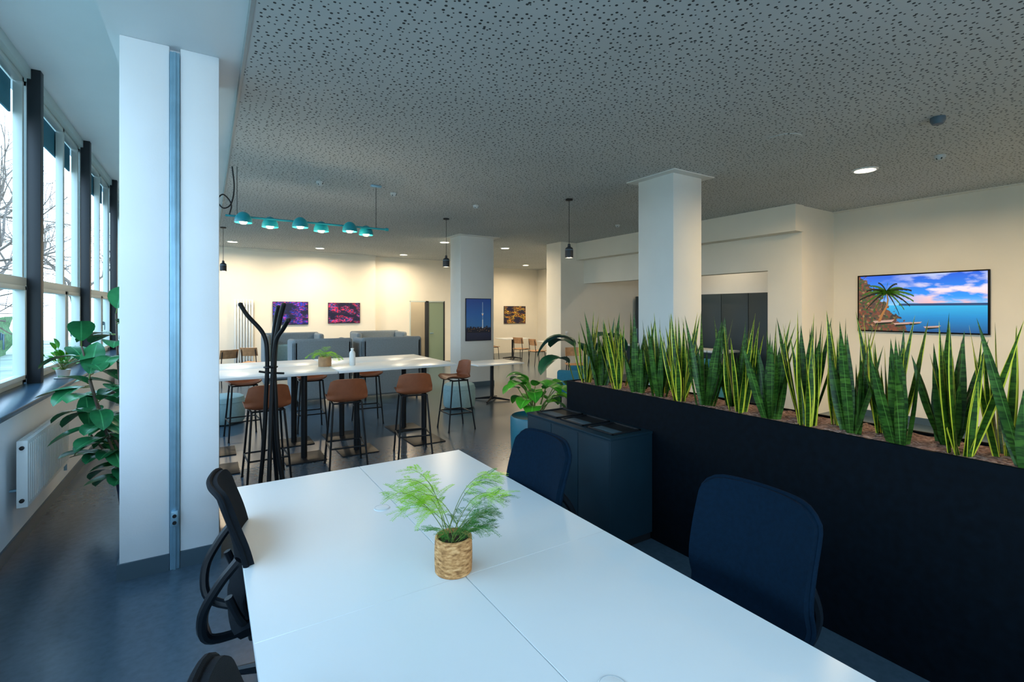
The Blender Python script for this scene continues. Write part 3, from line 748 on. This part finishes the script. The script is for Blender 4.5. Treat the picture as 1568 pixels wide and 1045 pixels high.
for sx in (-1,1):
    ch.tube([(sx*.18,.19,0),(sx*.17,.16,.45)],.011,black_m,8)
    ch.tube([(sx*.18,-.24,0),(sx*.17,-.18,.45),(sx*.16,-.225,.8)],.011,black_m,8)
    ch.tube([(sx*.17,.16,.44),(sx*.17,-.18,.44)],.009,black_m,8)
for yy in (.16,-.18): ch.tube([(-.17,yy,.44),(.17,yy,.44)],.009,black_m,8)
ch.inst('cafe_chair',[((8.85,12.6,0),-PI/2),((8.9,13.6,0),-1.2),((8.5,14.9,0),-PI/2),((10.3,12.6,0),PI/2),((.35,13.0,0),.4),((.95,13.5,0),-.5),((7.4,9.0,0),2.6)])
ac=M(); ac.box((-.36,-.36,.14),(.36,.3,.44),bluef_m,.06,4); ac.box((-.38,-.42,.14),(.38,-.26,.95),bluef_m,.07,4)
for sx in (-1,1): ac.box((sx*.40-.06,-.38,.14),(sx*.40+.06,.28,.64),bluef_m,.05,4)
for x in (-.32,.32):
    for y in (-.32,.24): ac.cyl((x,y,0),(x,y,.15),.018,black_m,10)
ac.inst('lounge_armchair',[((6.0,7.2,0),.6),((6.6,5.2,0),PI/2)])
kc=M()
kc.box((9.9,4.9,0),(10.59,9.5,.08),black_m)
for i in range(7):
    a=4.9+i*.655; kc.box((9.95,a,.08),(10.59,a+.65,2.12),cab_m,.003); kc.box((9.93,a+.003,.09),(9.952,a+.647,2.115),cab_m,.003)
    kc.box((9.915,a+.58,.9),(9.93,a+.60,1.25),steel_m,.003)
kc.obj('kitchen_tall_cabinets')
ki=M(); ki.box((8.7,6.0,0),(9.2,8.6,.88),cab_m,.005); ki.box((8.66,5.96,.88),(9.24,8.64,.92),rad_m,.004)
for i in range(4): ki.box((8.694,6.01+i*.65,.08),(8.70,6.65+i*.65,.86),teal_m,.002)
ki.obj('kitchen_island')
sw=M(); sw.box((0,0,0),(.08,.012,.08),bottle_m,.003); sw.box((.012,-.006,.012),(.068,.002,.068),bottle_m,.002); sw.box((0,0,.085),(.08,.012,.165),bottle_m,.003); sw.box((.012,-.006,.097),(.068,.002,.153),bottle_m,.002)
sw.obj('light_switch',(7.6,9.588,1.05))

# ------------------------------------------------------------------ plants
r=M(); r.lathe([(.001,0),(.13,0),(.165,.30),(.17,.33),(.15,.33),(.145,.30),(.001,.29)],navypot_m,seg=32,cap=False); r.lathe([(.001,.295),(.15,.295)],soil_m,seg=24,cap=False)
stems=[smooth([(0,0,.28),(-.08,.02,.7),(-.15,.02,1.2),(-.17,.02,1.72)],6),smooth([(.03,.02,.28),(-.16,-.02,.65),(-.28,-.04,1.0),(-.38,-.02,1.46)],6),smooth([(-.02,-.03,.28),(-.16,.03,.45),(-.34,.05,.74)],6),smooth([(.0,-.02,.28),(-.14,-.05,.5),(-.24,-.10,.85),(-.32,-.12,1.2)],6)]
for si,st in enumerate(stems):
    r.tube(st,[.013*(1-.5*i/len(st)) for i in range(len(st))],bark_m,8)
    n=len(st); cnt=int(17*(st[-1].z-.28)/1.0)+5
    for k in range(cnt):
        t=.15+.85*k/(cnt-1); q=st[min(n-1,int(t*(n-1)))]
        a=PI+math.radians(125)*math.sin(k*2.4+si*1.3)+random.uniform(-.3,.3); el=random.uniform(-.1,.6) if k<cnt-1 else 1.1
        d=V((math.cos(a)*math.cos(el),math.sin(a)*math.cos(el),math.sin(el)))
        r.cyl(q,q+d*.05,.004,stem_m,5)
        L=random.uniform(.24,.34)
        if d.y<-.3: L=min(L,.26)
        r.leaf(q+d*.05,d,(0,0,1),L,random.uniform(.14,.175),rub_m,droop=random.uniform(.2,1.0),fold=.12,n=8)
r.obj('rubber_plant',(-.47,5.14,0),0,ang=80)
s=M(); s.lathe([(.001,0),(.045,0),(.062,.09),(.055,.09),(.05,.08),(.001,.078)],bottle_m,seg=24,cap=False); s.lathe([(.001,0),(.07,0),(.075,.008),(.001,.01)],bottle_m,seg=24,cap=False)
s.lathe([(.001,.08),(.052,.08)],soil_m,seg=16,cap=False)
for k in range(38):
    a=k*2.4; el=random.uniform(.3,1.4); d=V((math.cos(a)*math.cos(el),math.sin(a)*math.cos(el),math.sin(el))); L=random.uniform(.09,.25)
    s.tube([(0,0,.08),V((0,0,.08))+d*L],.002,stem_m,4)
    s.leaf(V((0,0,.08))+d*L,d,(0,0,1),random.uniform(.08,.12),.06,phil_m,droop=.8,fold=.1,n=6)
s.obj('sill_plant',(-1.27,6.78,1.04),0,ang=80)
s=M(); s.lathe([(.001,0),(.19,0),(.25,.2),(.26,.62),(.245,.64),(.235,.62),(.001,.6)],mat('pot_teal',(.01,.13,.18),.4),seg=36,cap=False); s.lathe([(.001,.605),(.24,.605)],soil_m,seg=24,cap=False)
for k in range(22):
    a=k*2.4; el=random.uniform(.7,1.45); d=V((math.cos(a)*math.cos(el),math.sin(a)*math.cos(el),math.sin(el))); L=random.uniform(.18,.46)
    q=V((random.uniform(-.05,.05),random.uniform(-.05,.05),.6)); s.tube([q,q+d*L*.5+V((0,0,.01)),q+d*L],.005,stem_m,6)
    s.leaf(q+d*L,(d.x,d.y,d.z*.3),(0,0,1),random.uniform(.20,.28),random.uniform(.15,.19),phil_m,droop=1.2,fold=.12,n=9,shape='heart')
s.obj('philodendron_plant',(2.93,4.22,0),0,ang=80)
s=M(); s.lathe([(.001,0),(.15,0),(.19,.34),(.18,.36),(.17,.34),(.001,.32)],navypot_m,seg=32,cap=False); s.lathe([(.001,.325),(.17,.325)],soil_m,seg=24,cap=False)
for a,lean,L,LL,dr in ((-.2,.05,1.05,.62,1.5),(2.5,.15,1.05,.60,1.8),(3.1,.35,.85,.50,1.6),(.8,.2,.95,.5,1.6),(1.8,.2,1.0,.45,1.2),(4.2,.25,.7,.4,1.6)):
    d=V((math.cos(a)*lean,math.sin(a)*lean,1)).normalized(); q=V((0,0,.3)); e=q+d*L
    s.tube([q,q.lerp(e,.5),e],[.012,.009,.007],stem_m,8)
    s.leaf(e,V((math.cos(a),math.sin(a),.75)),(0,0,1),LL,.30,dkleaf_m,droop=dr,fold=.14,n=12)
s.obj('bird_of_paradise_plant',(4.02,4.65,0),0,ang=80)

# ------------------------------------------------------------------ outside
B('ground_outside',(-60,-30,-1.2),(-1.7,60,-1.0),concrete_m)
bl=M(); bl.box((-30,-10,-1),(-22,50,4.2),facade_m); bl.box((-30.3,-10.3,4.2),(-21.7,50.3,4.5),frame_m)
for y in range(-8,50,3):
    for z in (.3,2.5): bl.box((-22.02,y,z),(-21.95,y+1.4,z+1.3),glass_dark); bl.box((-21.97,y-.08,z-.1),(-21.9,y+1.48,z-.02),frame_m)
bl.obj('neighbour_building')
b=bmesh.new(); bmesh.ops.create_cube(b,size=1); bmesh.ops.subdivide_edges(b,edges=list(b.edges),cuts=30,use_grid_fill=True)
for v in b.verts:
    v.co=V((v.co.x*1.4,v.co.y*44,v.co.z*2.4)); v.co+=V((noise.noise(v.co*1.3),noise.noise(v.co*1.3+V((9,0,0))),noise.noise(v.co*1.3+V((0,9,0)))))*.5
h=M(); h.bm(b,hedge_m); h.obj('hedge',(-11,20,0))
def tree(loc,H,seed):
    rnd=random.Random(seed); t=M()
    def br(p,d,L,r,lev):
        n=4; pts=[p.copy()]; q=p.copy(); dd=d.copy()
        for i in range(n):
            dd=(dd+V((rnd.uniform(-.18,.18),rnd.uniform(-.18,.18),rnd.uniform(-.05,.14)))).normalized(); q=q+dd*L/n; pts.append(q.copy())
        t.tube(pts,[r*(1-.45*i/n) for i in range(n+1)],bark_m,5 if lev<3 else 3)
        if lev<5:
            for k in range(rnd.randint(3,4) if lev<4 else 3):
                f=rnd.uniform(.35,1); i=min(n-1,int(f*n)); a=rnd.uniform(0,2*PI); o=dd.orthogonal().normalized()
                nd=(dd*.8+(Matrix.Rotation(a,3,dd)@o)*rnd.uniform(.5,.9)).normalized()
                br(pts[i+1],nd,L*rnd.uniform(.55,.75),r*.5,lev+1)
    br(V((0,0,0)),V((0,0,1)),H*.42,H*.018,0)
    t.obj('bare_tree',loc)
for l,hh,sd_ in (((-7,13,-1),9,1),((-9,21,-1),10,2),((-8.5,30,-1),11,5),((-6.0,17.5,-1),8,9),((-7,42,-1),11,12),((-13,26,-1),12,14)): tree(l,hh,sd_)

# ------------------------------------------------------------------ world
w=bpy.data.worlds.new('World'); bpy.context.scene.world=w; w.use_nodes=True; nt=w.node_tree
bg=nt.nodes['Background']; tc=nt.nodes.new('ShaderNodeTexCoord'); sp=nt.nodes.new('ShaderNodeSeparateXYZ'); nt.links.new(tc.outputs['Generated'],sp.inputs[0])
c=ramp(nt,sp.outputs[2],[(0,(.64,.84,1.0)),(.4,(.47,.74,1.0)),(1,(.33,.62,1.0))])
nt.links.new(c,bg.inputs['Color']); bg.inputs['Strength'].default_value=5.9

# ------------------------------------------------------------------ camera
cam=bpy.data.cameras.new('camera'); co=bpy.data.objects.new('camera',cam); bpy.context.collection.objects.link(co)
cam.sensor_width=36; cam.lens=17.1; cam.shift_y=-.0303; cam.clip_start=.02; cam.clip_end=200
co.location=(0,0,1.75); co.rotation_euler=(PI/2,0,-math.atan(467/745))
bpy.context.scene.camera=co
vs=bpy.context.scene.view_settings
vs.view_transform='Standard'; vs.look='None'; vs.exposure=0.0; vs.gamma=1.0
